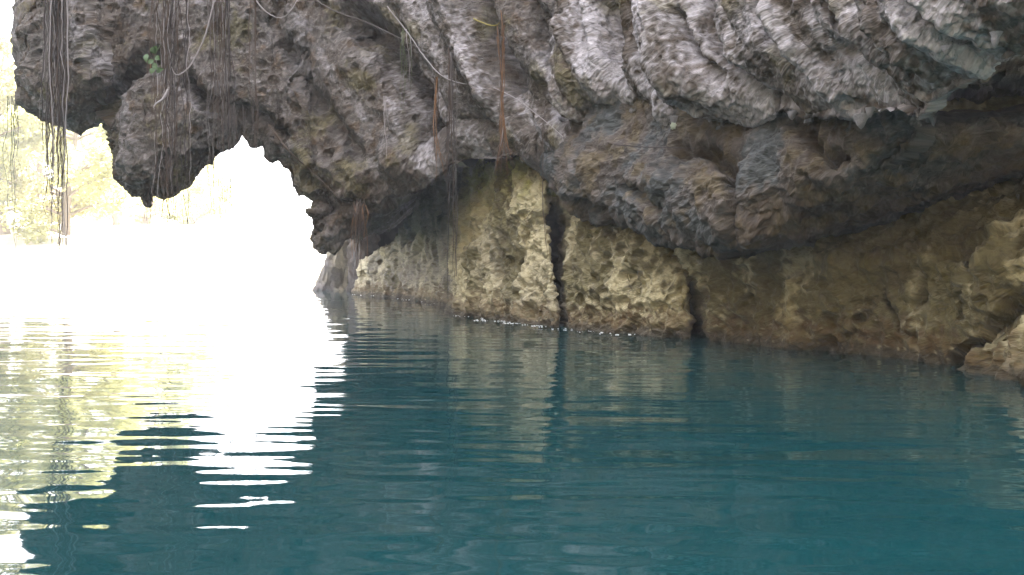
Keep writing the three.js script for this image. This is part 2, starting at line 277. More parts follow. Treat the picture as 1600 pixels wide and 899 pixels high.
// ---- the lower bulge under the fluted face
const planB = planCurve([[820, 18.8], [900, 16.9], [1000, 15.1], [1100, 13.5], [1200, 12.2], [1300, 11.2], [1400, 10.4]], 820, 1400);
const lipB = [[826, 280], [850, 300], [868, 322], [884, 338], [906, 350], [960, 361], [1000, 373], [1040, 384], [1085, 395], [1120, 391], [1160, 381], [1185, 366], [1208, 342], [1240, 316], [1266, 300], [1290, 284], [1318, 252], [1350, 224], [1372, 192], [1398, 170]];
function sheetB() {
  const cols = [];
  for (let i = 0; i < lipB.length - 1; i++) { const a = lipB[i], b = lipB[i + 1], n = Math.round(Math.hypot(b[0] - a[0], b[1] - a[1]) / 2); for (let k = 0; k < n; k++) cols.push([lerp(a[0], b[0], k / n), lerp(a[1], b[1], k / n)]); }
  cols.forEach((c, i) => { c[1] += 4 * fbm(i * 0.07, 11.5, 0, 4); });
  const poly = cols.map(c => toSY(planB, c[0], c[1]));
  const rows = [...span(0, 1, 170).map(t => ['face', t]), ...span(0, 1, 60, 1.3).slice(1).map(t => ['under', t])];
  const base = (i, j) => {
    const c = cols[i], [kind, t] = rows[j], lip = poly[i], a = planB(c[0]);
    if (kind === 'under') { const back = -0.55 - t * 3.5, y = lip[1] + 0.5 * t; return [a.x + a.nx * back, y, a.z + a.nz * back, a.s, lip[1] - t * 3, 0.6]; }
    const w = 1 - Math.pow(1 - t, 1.3), py = lerp(110, c[1], w), y = at(c[0], py, a.d)[1];
    let dist = 9; for (let k = Math.max(0, i - 90); k < Math.min(cols.length, i + 90); k += 2) dist = Math.min(dist, Math.hypot(poly[k][0] - a.s, poly[k][1] - y));
    const off = bulge(w === 1 ? 0 : dist, 0.55) - 0.4 * sst(290, 170, py) + 0.25 * sst(220, 290, py) * sst(940, 1040, c[0]) * sst(1200, 1130, c[0]);
    return [a.x + a.nx * off, y, a.z + a.nz * off, a.s, y];
  };
  const cut = [[[[1040, 235], [1075, 225], [1110, 240], [1150, 255]], 12, 0.45], [[[890, 325], [930, 340]], 16, 0.45], [[[1150, 250], [1160, 320], [1150, 370]], 12, 0.3], [[[970, 290], [1000, 300], [1040, 330]], 14, 0.3], [[[1230, 200], [1250, 230], [1290, 250]], 14, 0.3]]
    .map(([pts, w, d]) => { const P = pts.map(p => toSY(planB, p[0], p[1])); return { P, w: w * planB(pts[0][0]).d / FOCAL, d, lo: P[0][0] - 1.5, hi: P[P.length - 1][0] + 1.5 }; });
  return rockSheet(cols.map((_, i) => i), rows.map((_, i) => i), base, (x, y, z, s, h) => {
    return 0.28 * fbm(x * 0.6, y * 0.6, z * 0.6, 3) + carve(cut, s, h);
  }, (x, y, z, s, h) => {
    const a = fbm(x * 0.8, y * 0.8, z * 0.8, 4), b = fbm(x * 3, y * 3, z * 3, 3), g = fbm(x * 9, y * 9, z * 9, 2);
    let c = mix3(C.grey, C.brown, clamp(0.5 + 1.3 * a + 0.8 * g));
    c = mix3(c, C.ochre, 0.55 * sst(-0.05, 0.3, b + 0.5 * a)); c = mix3(c, C.slate, 0.85 * sst(0.0, 0.25, -a + 0.4 * g)); return speck(x, y, z, mix3(c, C.dark, 0.5 * sst(0.15, 0.35, -b)), 0.7);
  }, 1, (x, y, z) => karst(x, y, z, 0.14, 0.11, 0.06));
}
mesh('lower_bulge', sheetB(), rockMat, overhang);

// ---- the blocks of the wall behind, parted by two open joints
const water0 = [[520, 455], [548, 459], [600, 464], [660, 471], [698, 479], [712, 486], [724, 493], [790, 503], [862, 511], [960, 521], [1085, 531], [1200, 541], [1300, 550], [1400, 560], [1480, 570], [1560, 580], [1640, 590], [1900, 620], [2400, 660]];
const planW = planCurve(water0.map(([px, py]) => [px, dWater(py)]), 520, 2400);
function wallBlock({ facing, skirtL = [-0.1, -1], skirtR = [-0.06, -1], recess = () => 0, left, right, top, lean, n = 200, m = 220, R = 0.16, plan = planW, cuts = [], topR = 0.8, tint, pit = 1, over = 0, amp = 1, backTop = 4 }) {
  // left and right are [py, px] tables, top is a [px, py] table; rows run from under the water to the top and then back
  const L = lin(left), Rt = lin(right), T = lin(top), topMost = Math.min(...top.map(p => p[1]));
  const us = [...span(-0.5, -0.03, 14), ...span(0, 1, n), ...span(1.03, 1.5, 14)], vs = [...span(0, 1, m), ...span(1.03, 1.6, 24)];
  const base = (u, v) => {
    const uu = clamp(u), vv = Math.min(1, v);
    const pxT = lerp(L(topMost), Rt(topMost), uu), pyT = T(pxT), pxB = lerp(L(600), Rt(600), uu), pyB = HORIZON + (EYE + 0.7) / plan(pxB).d * FOCAL;
    const py = lerp(pyB, pyT, vv), px = lerp(L(py), Rt(py), uu), a = plan(px); let y = at(px, py, a.d)[1];
    if (facing) { a.nx = facing[0]; a.nz = facing[1]; }
    const yt = at(pxT, pyT, plan(pxT).d)[1];
    const edge = Math.min(Math.abs(plan(L(py)).s - a.s), Math.abs(plan(Rt(py)).s - a.s));
    let off = bulge(edge, R) + bulge((yt - y) , topR) * (over ? 0 : 1) - lean * Math.max(0, y) - recess(px, y);
    if (v > 1) { off -= (v - 1) * backTop * 2; y -= over ? 0 : (v - 1) * 1.2; }
    const k = u < 0 ? -u * 6 : u > 1 ? (u - 1) * 6 : 0, dir = u < 0 ? skirtL : skirtR;
    return [a.x + a.nx * off + dir[0] * k, y, a.z + a.nz * off + dir[1] * k, a.s + (u < 0 ? u * 5 : u > 1 ? (u - 1) * 5 : 0), y];
  };
  const cl = cuts.map(([pts, w, d]) => { const P = pts.map(p => toSY(plan, p[0], p[1])); return { P, w: w * plan(pts[0][0]).d / FOCAL, d, lo: Math.min(...P.map(p => p[0])) - 1.2, hi: Math.max(...P.map(p => p[0])) + 1.2 }; });
  return rockSheet(us, vs, base, (x, y, z, s, h) => {
    return amp * 0.4 * fbm(x * 0.45, y * 0.45, z * 0.45, 3) + carve(cl, s, h);
  }, tint, -1, (x, y, z) => {
    let e = karst(x, y, z, 0.22, 0.16, 0.07);
    e += pit * (0.15 * holes(x, y, z, 0.6, 0.2) + 0.1 * holes(x + 3, y, z + 1, 0.34, 0.42));
    return e;
  });
}
const STONE = [0.56, 0.50, 0.32];
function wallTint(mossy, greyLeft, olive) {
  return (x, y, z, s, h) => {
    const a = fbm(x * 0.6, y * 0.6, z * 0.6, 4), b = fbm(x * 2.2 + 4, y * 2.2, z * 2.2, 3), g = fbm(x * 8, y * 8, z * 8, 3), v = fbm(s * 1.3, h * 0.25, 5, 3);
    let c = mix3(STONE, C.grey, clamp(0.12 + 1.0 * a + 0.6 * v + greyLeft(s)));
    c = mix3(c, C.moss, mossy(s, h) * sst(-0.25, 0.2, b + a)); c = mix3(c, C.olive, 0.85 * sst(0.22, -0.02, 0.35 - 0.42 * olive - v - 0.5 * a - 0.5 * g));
    c = mix3(c, C.brown, 0.45 * sst(0.05, 0.4, b + 0.5 * g));
    // barnacles and brown weed between the tides
    const band = 0.42 + 0.3 * noise(s * 1.1, 3, 7) + 0.35 * g;
    c = mix3(c, mix3(C.ochre, C.rust, clamp(0.5 + 2 * g)), 0.75 * sst(band + 0.12, band - 0.15, h)); c = mix3(c, C.tide, 0.85 * sst(0.20, 0.06, h + 0.15 * g));
    const barn = cells(x * 14, y * 14, z * 14); if (h < band + 0.15 && h > 0.05 && barn[0] < 0.33 && barn[1] < 0.22) c = mix3(c, C.buff, 0.8);
    return speck(x, y, z, c, 0.6);
  };
}
const sYel = planW(720).s, sYel2 = planW(880).s;
const block1 = thing(mesh('limestone_boulder', wallBlock({
  left: [[240, 690], [252, 680], [275, 668], [300, 655], [335, 640], [365, 618], [395, 588], [410, 574], [430, 560], [458, 546], [600, 546]], right: [[230, 855], [300, 848], [340, 851], [380, 856], [420, 864], [460, 870], [515, 872], [600, 872]],
  top: [[540, 440], [560, 425], [575, 405], [600, 378], [640, 330], [655, 295], [670, 270], [685, 250], [700, 246], [712, 252], [735, 250], [760, 240], [790, 236], [850, 230]], skirtL: [0.5, -0.8], facing: [-0.1, 0.99], lean: 0.2, n: 330, m: 260, R: 0.2, amp: 1.2,
  cuts: [[[[826, 285], [820, 320], [822, 345]], 9, 0.4], [[[815, 355], [812, 372]], 7, 0.35], [[[770, 380], [782, 405]], 8, 0.3], [[[778, 455], [780, 475]], 7, 0.3], [[[700, 300], [715, 360], [705, 440]], 10, 0.15], [[[590, 410], [620, 390], [660, 350]], 6, 0.2], [[[680, 320], [655, 370], [640, 400]], 10, 0.2]],
  tint: wallTint((s, h) => 0.95 * sst(sYel - 1.5, sYel + 0.5, s) * sst(1.8, 3.4, h + 0.4 * noise(s, h, 2)), s => 0.5 * sst(sYel, sYel - 2, s), 0.1) }), rockMat), 'limestone_boulder', 'pale yellow pitted limestone boulder with a mossy top, left of the first dark crack', 'boulder');
const block2 = thing(mesh('limestone_block', wallBlock({
  left: [[200, 868], [300, 864], [340, 867], [380, 871], [420, 878], [460, 881], [515, 882], [600, 882]], right: [[200, 1016], [380, 1032], [400, 1034], [420, 1049], [440, 1060], [490, 1069], [530, 1078], [600, 1081]],
  top: [[850, 255], [1100, 270]], lean: 0.1, n: 210, m: 230, cuts: [[[[985, 428], [990, 442]], 8, 0.3], [[[903, 468], [910, 480]], 7, 0.25]],
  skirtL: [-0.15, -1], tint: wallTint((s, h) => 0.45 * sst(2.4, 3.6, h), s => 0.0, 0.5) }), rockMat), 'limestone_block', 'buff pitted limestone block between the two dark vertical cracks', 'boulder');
const block3 = thing(mesh('cave_wall', wallBlock({
  left: [[100, 1034], [380, 1048], [400, 1064], [420, 1077], [440, 1085], [490, 1091], [530, 1096], [600, 1098]], right: [[0, 2300], [900, 2300]],
  top: [[1000, 150], [1200, 60], [1400, -80], [1700, -300], [2300, -500]], lean: 0.02, recess: (px, y) => 2.2 * sst(1200, 1460, px) * clamp(y - 1.2, 0, 2.2), n: 520, m: 260, over: 1, amp: 1.3,
  cuts: [[[[1440, 440], [1434, 462], [1430, 475]], 8, 0.45], [[[1530, 380], [1515, 410], [1508, 430]], 9, 0.5], [[[1508, 440], [1503, 470], [1498, 500]], 5, 0.4], [[[1548, 320], [1530, 370]], 6, 0.25], [[[1380, 470], [1400, 510], [1440, 540]], 8, 0.3], [[[1340, 500], [1325, 525]], 6, 0.25], [[[1600, 470], [1560, 500], [1520, 540], [1492, 570]], 14, 0.7]],
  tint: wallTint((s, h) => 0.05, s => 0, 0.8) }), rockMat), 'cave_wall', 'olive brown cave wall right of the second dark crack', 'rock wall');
const planR = planCurve([[1440, dWater(577)], [1492, dWater(580)], [1540, dWater(588)], [1600, dWater(597)], [1700, dWater(612)], [2000, dWater(640)]], 1440, 2000);
thing(mesh('shore_rock', wallBlock({
  left: [[400, 1540], [470, 1535], [500, 1520], [540, 1505], [565, 1486], [600, 1480]], right: [[0, 1980], [900, 1980]], plan: planR, top: [[1480, 566], [1500, 552], [1525, 535], [1560, 508], [1580, 490], [1600, 474], [1650, 450], [2000, 420]], skirtL: [0.5, -0.5], lean: 0.25, n: 200, m: 130, R: 0.2, topR: 0.3, pit: 0.6, backTop: 1.5,
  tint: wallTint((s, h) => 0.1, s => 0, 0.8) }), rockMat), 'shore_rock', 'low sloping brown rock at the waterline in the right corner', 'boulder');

// unseen far side of the cove, behind the viewer: raised and wrapped round so it keeps the low sky off the rock faces
{
  const way = [[26, -9], [24, 2], [17, 12], [4, 18], [-12, 20], [-26, 18], [-36, 8], [-34, -9], [-17, -25]];
  const cx = table(way.map((p, i) => [i, p[0]])), cz = table(way.map((p, i) => [i, p[1]]));
  const g = rockSheet(span(0, 8, 220), span(0, 1, 60), (u, v) => { const y = -0.7 + 33 * v, o = 1.5 * Math.pow(v, 2); return [cx(u) + o * Math.sin(u), y, cz(u) + o, u * 12, y]; }, (x, y, z) => 2.2 * fbm(x * 0.16, y * 0.16, z * 0.16, 5), (x, y, z) => mix3(C.olive, C.brown, clamp(0.5 + 1.6 * fbm(x * 0.4, y * 0.4, z * 0.4, 4))));
  thing(mesh('cliff', g, rockMat), 'cliff', 'unseen overgrown cliff closing the cove behind the viewer, shaped to block the low sky', 'cliff', null, 'structure');
}
// rounded rocks standing free
function rock(name, label, [x, y, z], [rx, ry, rz], seed0, tint, { detail = 90, amp = 0.3, cut } = {}) {
  const us = span(0, 1, detail * 2), vs = span(0, 1, detail);
  const g = rockSheet(us, vs, (u, v) => {
    const a = u * 2 * Math.PI, t = v * Math.PI, p = 0.7, sg = (q, e) => Math.sign(q) * Math.pow(Math.abs(q), e);
    const X = sg(Math.cos(a), p) * sg(Math.sin(t), p) * rx, Y = sg(Math.cos(t), p) * ry, Z = sg(Math.sin(a), p) * sg(Math.sin(t), p) * rz;
    const k = cut ? cut(X, Y, Z) : [X, Y, Z];
    return [x + k[0], y + k[1], z + k[2], u * 2 * Math.PI * rx, Y];
  }, (X, Y, Z) => amp * fbm(X * 0.5 + seed0, Y * 0.5, Z * 0.5, 4), tint, -1, (X, Y, Z) => karst(X, Y, Z, 0.3, 0.16, 0.07));
  return thing(mesh(name, g, rockMat), name, label, 'boulder');
}
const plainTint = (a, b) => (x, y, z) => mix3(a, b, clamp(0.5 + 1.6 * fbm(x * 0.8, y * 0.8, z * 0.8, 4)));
{
  const p = at(530, 410, 44); // the pillar beyond the passage
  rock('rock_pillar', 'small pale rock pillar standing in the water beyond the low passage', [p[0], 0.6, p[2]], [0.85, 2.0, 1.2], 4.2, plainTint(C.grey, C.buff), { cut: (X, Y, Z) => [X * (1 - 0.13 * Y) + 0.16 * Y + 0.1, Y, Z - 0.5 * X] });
  const w = at(567, 410, 46); // between the bright water and the passage; dark tint stands in for shade
  rock('rock_partition', 'rock wall behind the reddish roots, left side of the low passage, shade put into its dark colour', [w[0], 1.0, w[2]], [0.6, 3.2, 5.5], 6.1, plainTint(C.brown, C.dark), { detail: 130, amp: 0.2, cut: (X, Y, Z) => [X + 0.156 * Z, Y, Z] });
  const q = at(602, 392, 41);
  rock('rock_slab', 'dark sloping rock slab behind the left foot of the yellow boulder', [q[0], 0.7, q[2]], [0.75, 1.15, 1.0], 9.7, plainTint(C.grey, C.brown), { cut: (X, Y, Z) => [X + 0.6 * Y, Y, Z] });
  rock('sun_blocking_rock_mass', 'rock mass closing the low passage behind the yellow boulder, unseen height added to block the sun', [7.5, 8, -47], [14, 17, 4], 2.7, plainTint(C.grey, C.brown), { detail: 150, amp: 1.0 });  // closes the passage; unseen upper part added to keep the sun off the boulder
}

// ---------------------------------------------------------------- water
{
  const zs = []; for (let d = -300; d < -30; d += 30) zs.push(d); for (let d = -30; d < 2; d += 1) zs.push(d);
  for (let d = 2; d < 9; d += 0.035) zs.push(d); for (let d = 9; d < 60; d *= 1.006) zs.push(d); for (let d = 60; d < 700; d *= 1.06) zs.push(d);
  const xs = []; for (let i = -190; i <= 190; i++) xs.push(Math.sign(i) * (Math.abs(i) * 0.07 + 300 * Math.pow(Math.abs(i) / 190, 9)));
  const nx = xs.length, nz = zs.length, P = new Float32Array(nx * nz * 3), U = new Float32Array(nx * nz * 2);
  for (let j = 0; j < nz; j++) for (let i = 0; i < nx; i++) {
    const x = xs[i], z = -zs[j], k = j * nx + i, fade = 1 / (1 + Math.pow(Math.hypot(x, z) / 45, 4));
    let y = 0;
    if (fade > 0.02) y = fade * (0.010 * noise(x * 0.4, z * 0.9, 1.7) + 0.0062 * noise(x * 0.8 + 0.3 * z, z * 2.4, 5.2) + 0.0040 * noise(x * 1.6 - 0.4 * z, z * 5.2, 9.4) + (zs[j] < 26 ? 0.0015 * noise(x * 3.5, z * 10, 3.1) : 0));
    P[k * 3] = x; P[k * 3 + 1] = y; P[k * 3 + 2] = z; U[k * 2] = x; U[k * 2 + 1] = z;
  }
  const I = []; for (let j = 0; j < nz - 1; j++) for (let i = 0; i < nx - 1; i++) { const a = j * nx + i, c = a + nx; I.push(a, a + 1, c, a + 1, c + 1, c); }
  const g = new THREE.BufferGeometry(); g.setAttribute('position', new THREE.BufferAttribute(P, 3)); g.setAttribute('uv', new THREE.BufferAttribute(U, 2)); g.setIndex(I); g.computeVertexNormals();
  const mat = new THREE.MeshPhysicalMaterial({ color: new THREE.Color().setRGB(0.0035, 0.032, 0.037), roughness: 0.03, ior: 1.333 }); mat.name = 'sea water';
  thing(mesh('water', g, mat), 'water', 'calm teal sea water with fine ripples', 'water', null, 'structure');
}
{
  const list = [];
  for (const [a, b, n] of [[552, 700, 120], [716, 858, 200], [884, 1000, 70]]) for (let i = 0; i < n; i++) {
    const px = rr(a, b); if (noise(px * 0.08, 4, 4) < -0.02) continue; const p = planW(px), o = 0.02 + Math.pow(rnd(), 2) * 0.3 + 0.25 * noise(px * 0.05, 1, 1) + 0.1 * noise(px * 0.3, 1, 5);
    list.push([p.x + p.nx * o, 0.004, p.z + p.nz * o, 0.004 + 0.011 * Math.pow(rnd(), 2)]);
  }
  const bub = new THREE.SphereGeometry(1, 7, 5), fm = new THREE.MeshPhysicalMaterial({ color: new THREE.Color().setRGB(0.82, 0.83, 0.85), roughness: 0.25 }); fm.name = 'foam';
  const im = finish(new THREE.InstancedMesh(bub, fm, list.length)), m = new THREE.Matrix4();
  list.forEach(([x, y, z, r], i) => im.setMatrixAt(i, m.makeScale(r * 1.6, r * 0.55, r).setPosition(x, y, z)));
  thing(im, 'foam', 'thin white foam line along the foot of the rocks', 'foam', null, 'stuff');
}
console.log('rocks and water done');

// ---------------------------------------------------------------- beyond the arch: sunlit beach and trees
{
  const us = span(-90, 20, 150), vs = span(0, 1, 60);
  const g = rockSheet(us, vs, (u, v) => { const d = 110 * Math.pow(v, 1.4), y = -0.6 + 5.0 * (1 - Math.exp(-d / 14)), z = -40 - d - 3.2 * Math.max(0, u + 15) - 1.5 * Math.sin(u * 0.2); return [u - d * 0.25, y, z, u, z]; },
    (x, y, z) => 0.25 * fbm(x * 0.2, 0, z * 0.2, 4), (x, y, z) => mix3([0.62, 0.57, 0.47], [0.5, 0.45, 0.36], clamp(0.5 + fbm(x * 0.3, 2, z * 0.3, 4))), -1);
  const sand = new THREE.MeshStandardMaterial({ vertexColors: true, map: grainMap, bumpMap: grainBump, bumpScale: 0.02, roughness: 0.95, side: THREE.DoubleSide });
  thing(mesh('beach', g, sand), 'beach', 'bright sunlit sand shore beyond the arch', 'beach', null, 'structure');
}
const leafMats = [[0.40, 0.39, 0.17], [0.46, 0.43, 0.21], [0.34, 0.35, 0.15]].map((c, i) => { const m = new THREE.MeshPhysicalMaterial({ color: new THREE.Color().setRGB(...c), roughness: 1, transmission: 0.45, thickness: 0, side: THREE.DoubleSide, specularIntensity: 0.3 }); m.name = 'leaf ' + i; return m; });
const barkMat = new THREE.MeshStandardMaterial({ color: new THREE.Color().setRGB(0.22, 0.17, 0.12), roughness: 0.95, bumpMap: grainBump, bumpScale: 0.03 });
function tube(pts, r0, r1, sides = 5) { // tapered tube along points
  const n = pts.length, P = [], N = [], U = [], I = []; const v = new THREE.Vector3(), w = new THREE.Vector3(), t = new THREE.Vector3(); let len = 0;
  let ref = new THREE.Vector3(0.31, 0.2, 0.93);
  for (let i = 0; i < n; i++) {
    const a = pts[Math.max(0, i - 1)], b = pts[Math.min(n - 1, i + 1)]; t.set(b[0] - a[0], b[1] - a[1], b[2] - a[2]).normalize();
    v.crossVectors(t, ref).normalize(); w.crossVectors(v, t).normalize(); ref.copy(w);
    if (i) len += Math.hypot(pts[i][0] - pts[i - 1][0], pts[i][1] - pts[i - 1][1], pts[i][2] - pts[i - 1][2]);
    const r = (typeof r0 === 'function' ? r0(i / (n - 1)) : lerp(r0, r1, i / (n - 1)));
    for (let k = 0; k <= sides; k++) { const q = k / sides * 2 * Math.PI, c = Math.cos(q), s = Math.sin(q), x = v.x * c + w.x * s, y = v.y * c + w.y * s, z = v.z * c + w.z * s; P.push(pts[i][0] + x * r, pts[i][1] + y * r, pts[i][2] + z * r); N.push(x, y, z); U.push(k / sides * 0.1, len); }
    if (i) for (let k = 0; k < sides; k++) { const a0 = (i - 1) * (sides + 1) + k, b0 = a0 + sides + 1; I.push(a0, b0, a0 + 1, a0 + 1, b0, b0 + 1); }
  }
  const g = new THREE.BufferGeometry(); g.setAttribute('position', new THREE.Float32BufferAttribute(P, 3)); g.setAttribute('normal', new THREE.Float32BufferAttribute(N, 3)); g.setAttribute('uv', new THREE.Float32BufferAttribute(U, 2)); g.setIndex(I); return g;
}
function leafCloud(list, size) { // [x, y, z] centres -> one mesh of small folded leaves
  const P = [], I = [], U = [];
  for (const p of list) {
    const a = new THREE.Vector3(rr(-1, 1), rr(-0.9, 0.3), rr(-1, 1)).normalize(), b = new THREE.Vector3(rr(-1, 1), rr(-1, 1), rr(-1, 1)).cross(a).normalize(), s = size * rr(0.6, 1.3), k = P.length / 3;
    const up = new THREE.Vector3().crossVectors(a, b).multiplyScalar(0.12 * s);
    P.push(p[0], p[1], p[2], p[0] + a.x * s * 0.5 + b.x * s * 0.3 + up.x, p[1] + a.y * s * 0.5 + b.y * s * 0.3 + up.y, p[2] + a.z * s * 0.5 + b.z * s * 0.3 + up.z, p[0] + a.x * s, p[1] + a.y * s, p[2] + a.z * s, p[0] + a.x * s * 0.5 - b.x * s * 0.3 + up.x, p[1] + a.y * s * 0.5 - b.y * s * 0.3 + up.y, p[2] + a.z * s * 0.5 - b.z * s * 0.3 + up.z);
    U.push(0.5, 0, 1, 0.5, 0.5, 1, 0, 0.5); I.push(k, k + 1, k + 2, k, k + 2, k + 3);
  }
  const g = new THREE.BufferGeometry(); g.setAttribute('position', new THREE.Float32BufferAttribute(P, 3)); g.setAttribute('uv', new THREE.Float32BufferAttribute(U, 2)); g.setIndex(I); g.computeVertexNormals(); return g;
}
function tree(px, d, h, spread, label, k, lowest = 0.3) {
  const b = at(px, HORIZON, d), t = thing(new THREE.Group(), 'shore_tree', label, 'tree', 'trees on the far shore');
  t.position.set(b[0], d > 62 ? 3.5 : 2.7, b[2]);
  const bends = span(0, 1, 9).map(q => [0.5 * Math.sin(q * 3 + px), q * h * 0.75, 0.4 * Math.cos(q * 2.4 + px)]);
  const parts = [tube(bends, 0.035 * h * 0.7, 0.06, 8)], leaves = [];
  for (let i = 0; i < 20; i++) {
    const q = rr(lowest, 0.98), a = i * 2.4 + rr(-0.4, 0.4), o = bends[Math.round(q * 8)], len = spread * rr(0.6, 1) * (1.1 - 0.5 * q), e = [o[0] + Math.cos(a) * len, o[1] + len * rr(0.0, 0.5), o[2] + Math.sin(a) * len];
    parts.push(tube(span(0, 1, 6).map(s => [lerp(o[0], e[0], s), lerp(o[1], e[1], s) + 0.25 * Math.sin(s * 3), lerp(o[2], e[2], s)]), 0.09, 0.02, 5));
    for (let c = 0; c < 7; c++) { const s = rr(0.45, 1.1), cx = lerp(o[0], e[0], s) + rr(-0.5, 0.5), cy = lerp(o[1], e[1], s) + rr(-0.4, 0.6), cz = lerp(o[2], e[2], s) + rr(-0.5, 0.5), R = rr(0.5, 1.0); for (let n = 0; n < 55; n++) { const f = Math.pow(rnd(), 0.5) * R, th = rr(0, 6.283), ph = Math.acos(rr(-1, 1)); leaves.push([cx + f * Math.sin(ph) * Math.cos(th), cy + f * 0.7 * Math.cos(ph), cz + f * Math.sin(ph) * Math.sin(th)]); } }
  }
  mesh('trunk', mergeGeometries(parts), barkMat, t); mesh('crown', leafCloud(leaves, 0.34), leafMats[k], t);
}
[[-60, 50, 13, 'leafy sunlit tree just outside the left edge of the picture'], [10, 54, 13, 'leafy sunlit tree at the left edge, behind the sparse yellowish roots'], [62, 60, 12.5, 'sunlit tree behind the leftmost dark curtain of roots'], [118, 55, 11, 'sunlit tree right of the leftmost dark curtain of roots'], [172, 66, 11, 'sunlit tree seen under the gap between the two hanging rock lobes'], [232, 74, 10, 'pale sunlit tree below the lower rock lobe'], [305, 84, 9.5, 'pale low tree seen right of the lower rock lobe'], [-130, 60, 14, 'tall sunlit tree beyond the left edge of the picture']]
  .forEach(([px, d, h, label], i) => tree(px, d, h, 4.6, label, i % 3, 0.05));

// ---------------------------------------------------------------- hanging roots and vines
const rootMats = { grey: [0.09, 0.075, 0.07], pale: [0.25, 0.225, 0.23], brown: [0.06, 0.038, 0.026], orange: [0.15, 0.075, 0.033], green: [0.085, 0.10, 0.05], yellow: [0.22, 0.18, 0.04], dark: [0.035, 0.026, 0.026] };
for (const k in rootMats) { const m = new THREE.MeshStandardMaterial({ color: new THREE.Color().setRGB(...rootMats[k]), roughness: 0.85, bumpMap: grainBump, bumpScale: 0.01 }); m.name = k + ' root bark'; rootMats[k] = m; }
// where the overhang's face lies in a direction
const facePx = (() => {
  const p = geoA.attributes.position.array, n = p.length / 3, grid = new Map();
  for (let k = 0; k < n; k++) { const x = p[k * 3], y = p[k * 3 + 1] - EYE, z = p[k * 3 + 2]; if (z > -3) continue; const zc = -(y * sp - 0) ; const X = CX + FOCAL * x / -(z * cp + y * sp), Y = CY - FOCAL * (y * cp - z * sp) / -(z * cp + y * sp); if (X < -50 || X > 1700 || Y < -90 || Y > 450) continue; const key = Math.round(X / 6) * 1000 + Math.round(Y / 6); const o = grid.get(key); if (o === undefined || -z < o) grid.set(key, -z); }
  return (px, py) => { for (let r = 0; r < 6; r++) { let best = 99; for (let i = -r; i <= r; i++) for (let j = -r; j <= r; j++) { const o = grid.get((Math.round(px / 6) + i) * 1000 + Math.round(py / 6) + j); if (o !== undefined && o < best) best = o; } if (best < 99) return best; } return planA(px).d; };
})();
// a strand given by picture directions and distances, wandering a little
function strand(path, r, wander, sidesN = 5) {
  const pts = []; const ph = rr(0, 100);
  const ny = path.length - 1, total = path.reduce((s, p, i) => i ? s + Math.hypot(p[0] - path[i - 1][0], p[1] - path[i - 1][1]) : 0, 0), n = Math.max(8, Math.round(total / 9));
  for (let i = 0; i <= n; i++) { const t = i / n * ny, k = Math.min(ny - 1, Math.floor(t)), f = t - k, P = q => path[clamp(q, 0, ny)]; const cr = c => { const a = P(k - 1)[c], b = P(k)[c], d = P(k + 1)[c], e = P(k + 2)[c]; return 0.5 * (2 * b + (d - a) * f + (2 * a - 5 * b + 4 * d - e) * f * f + (3 * b - a - 3 * d + e) * f * f * f); };
    const p = at(cr(0), cr(1), cr(2)), y = p[1]; p[0] += wander * (noise(ph, y * 1.3, 1) + 0.5 * noise(ph, y * 4, 2)); p[2] += wander * noise(ph, y * 1.5, 7); p[1] += 0; pts.push(p); }
  return tube(pts, t => r * (1 - 0.65 * t) * (1 + 0.25 * noise(ph, t * 14, 4)), 0, sidesN);
}
function bundle(label, strands, group = 'hanging root bundles') { const t = thing(new THREE.Group(), 'hanging_roots', label, 'roots', group); for (const [g, m] of strands) mesh('root', g, rootMats[m], t); return t; }
function curtain(label, { x0, x1, top, ends, count, d, mats, r = 0.013, gap = 0.02 }) {
  const list = [];
  for (let i = 0; i < count; i++) {
    const x = lerp(x0, x1, clamp(0.5 + (rnd() + rnd() + rnd() - 1.5) * 0.62)), end = ends(rnd(), (x - x0) / (x1 - x0)), free = top > -30 && top < 140 || top > 165, dd = free ? Math.min(facePx(x, top + 12), facePx(x, top + 40), facePx(x, top + 70)) - rr(0.04, 0.2) : d + rr(-0.25, 0.2), drift = rr(-7, 7);
    if (free) { const y0 = top + rr(-14, 14); list.push([strand([[x, y0, facePx(x, y0) + 0.08], [x + rr(-3, 3), y0 + 12, dd], [x + rr(-5, 5) + drift * 0.4, lerp(top, end, 0.6), dd], [x + drift, end, dd]], r * rr(0.55, 1.5), gap * rr(0.6, 2)), mats[Math.floor(rnd() * mats.length)]]); continue; }
    list.push([strand([[x, top, dd], [x + rr(-4, 4), lerp(top, end, 0.35), dd], [x + rr(-5, 5) + drift * 0.4, lerp(top, end, 0.7), dd], [x + drift, end, dd]], r * rr(0.55, 1.5), gap * rr(0.6, 2)), mats[Math.floor(rnd() * mats.length)]]);
  }
  return bundle(label, list);
}
const dL = 20.6;
curtain('thick dark curtain of hanging roots in front of the leftmost rock lobe', { x0: 70, x1: 106, top: -40, ends: q => q < 0.45 ? rr(190, 260) : rr(280, 430), count: 40, d: dL, mats: ['grey', 'brown', 'dark', 'dark', 'pale'], r: 0.012, gap: 0.045 });
curtain('wide ragged curtain of pale and brown roots in front of the lower rock lobe', { x0: 236, x1: 292, top: -40, ends: q => q < 0.4 ? rr(250, 320) : rr(320, 460), count: 38, d: dL - 0.3, mats: ['grey', 'pale', 'brown', 'brown', 'dark'], r: 0.010, gap: 0.06 });
curtain('narrow pale curtain of roots hanging over the top of the bright arch', { x0: 326, x1: 360, top: -40, ends: q => q < 0.4 ? rr(180, 260) : rr(260, 430), count: 26, d: dL - 0.2, mats: ['grey', 'pale', 'brown', 'dark', 'brown'], r: 0.010, gap: 0.045 });
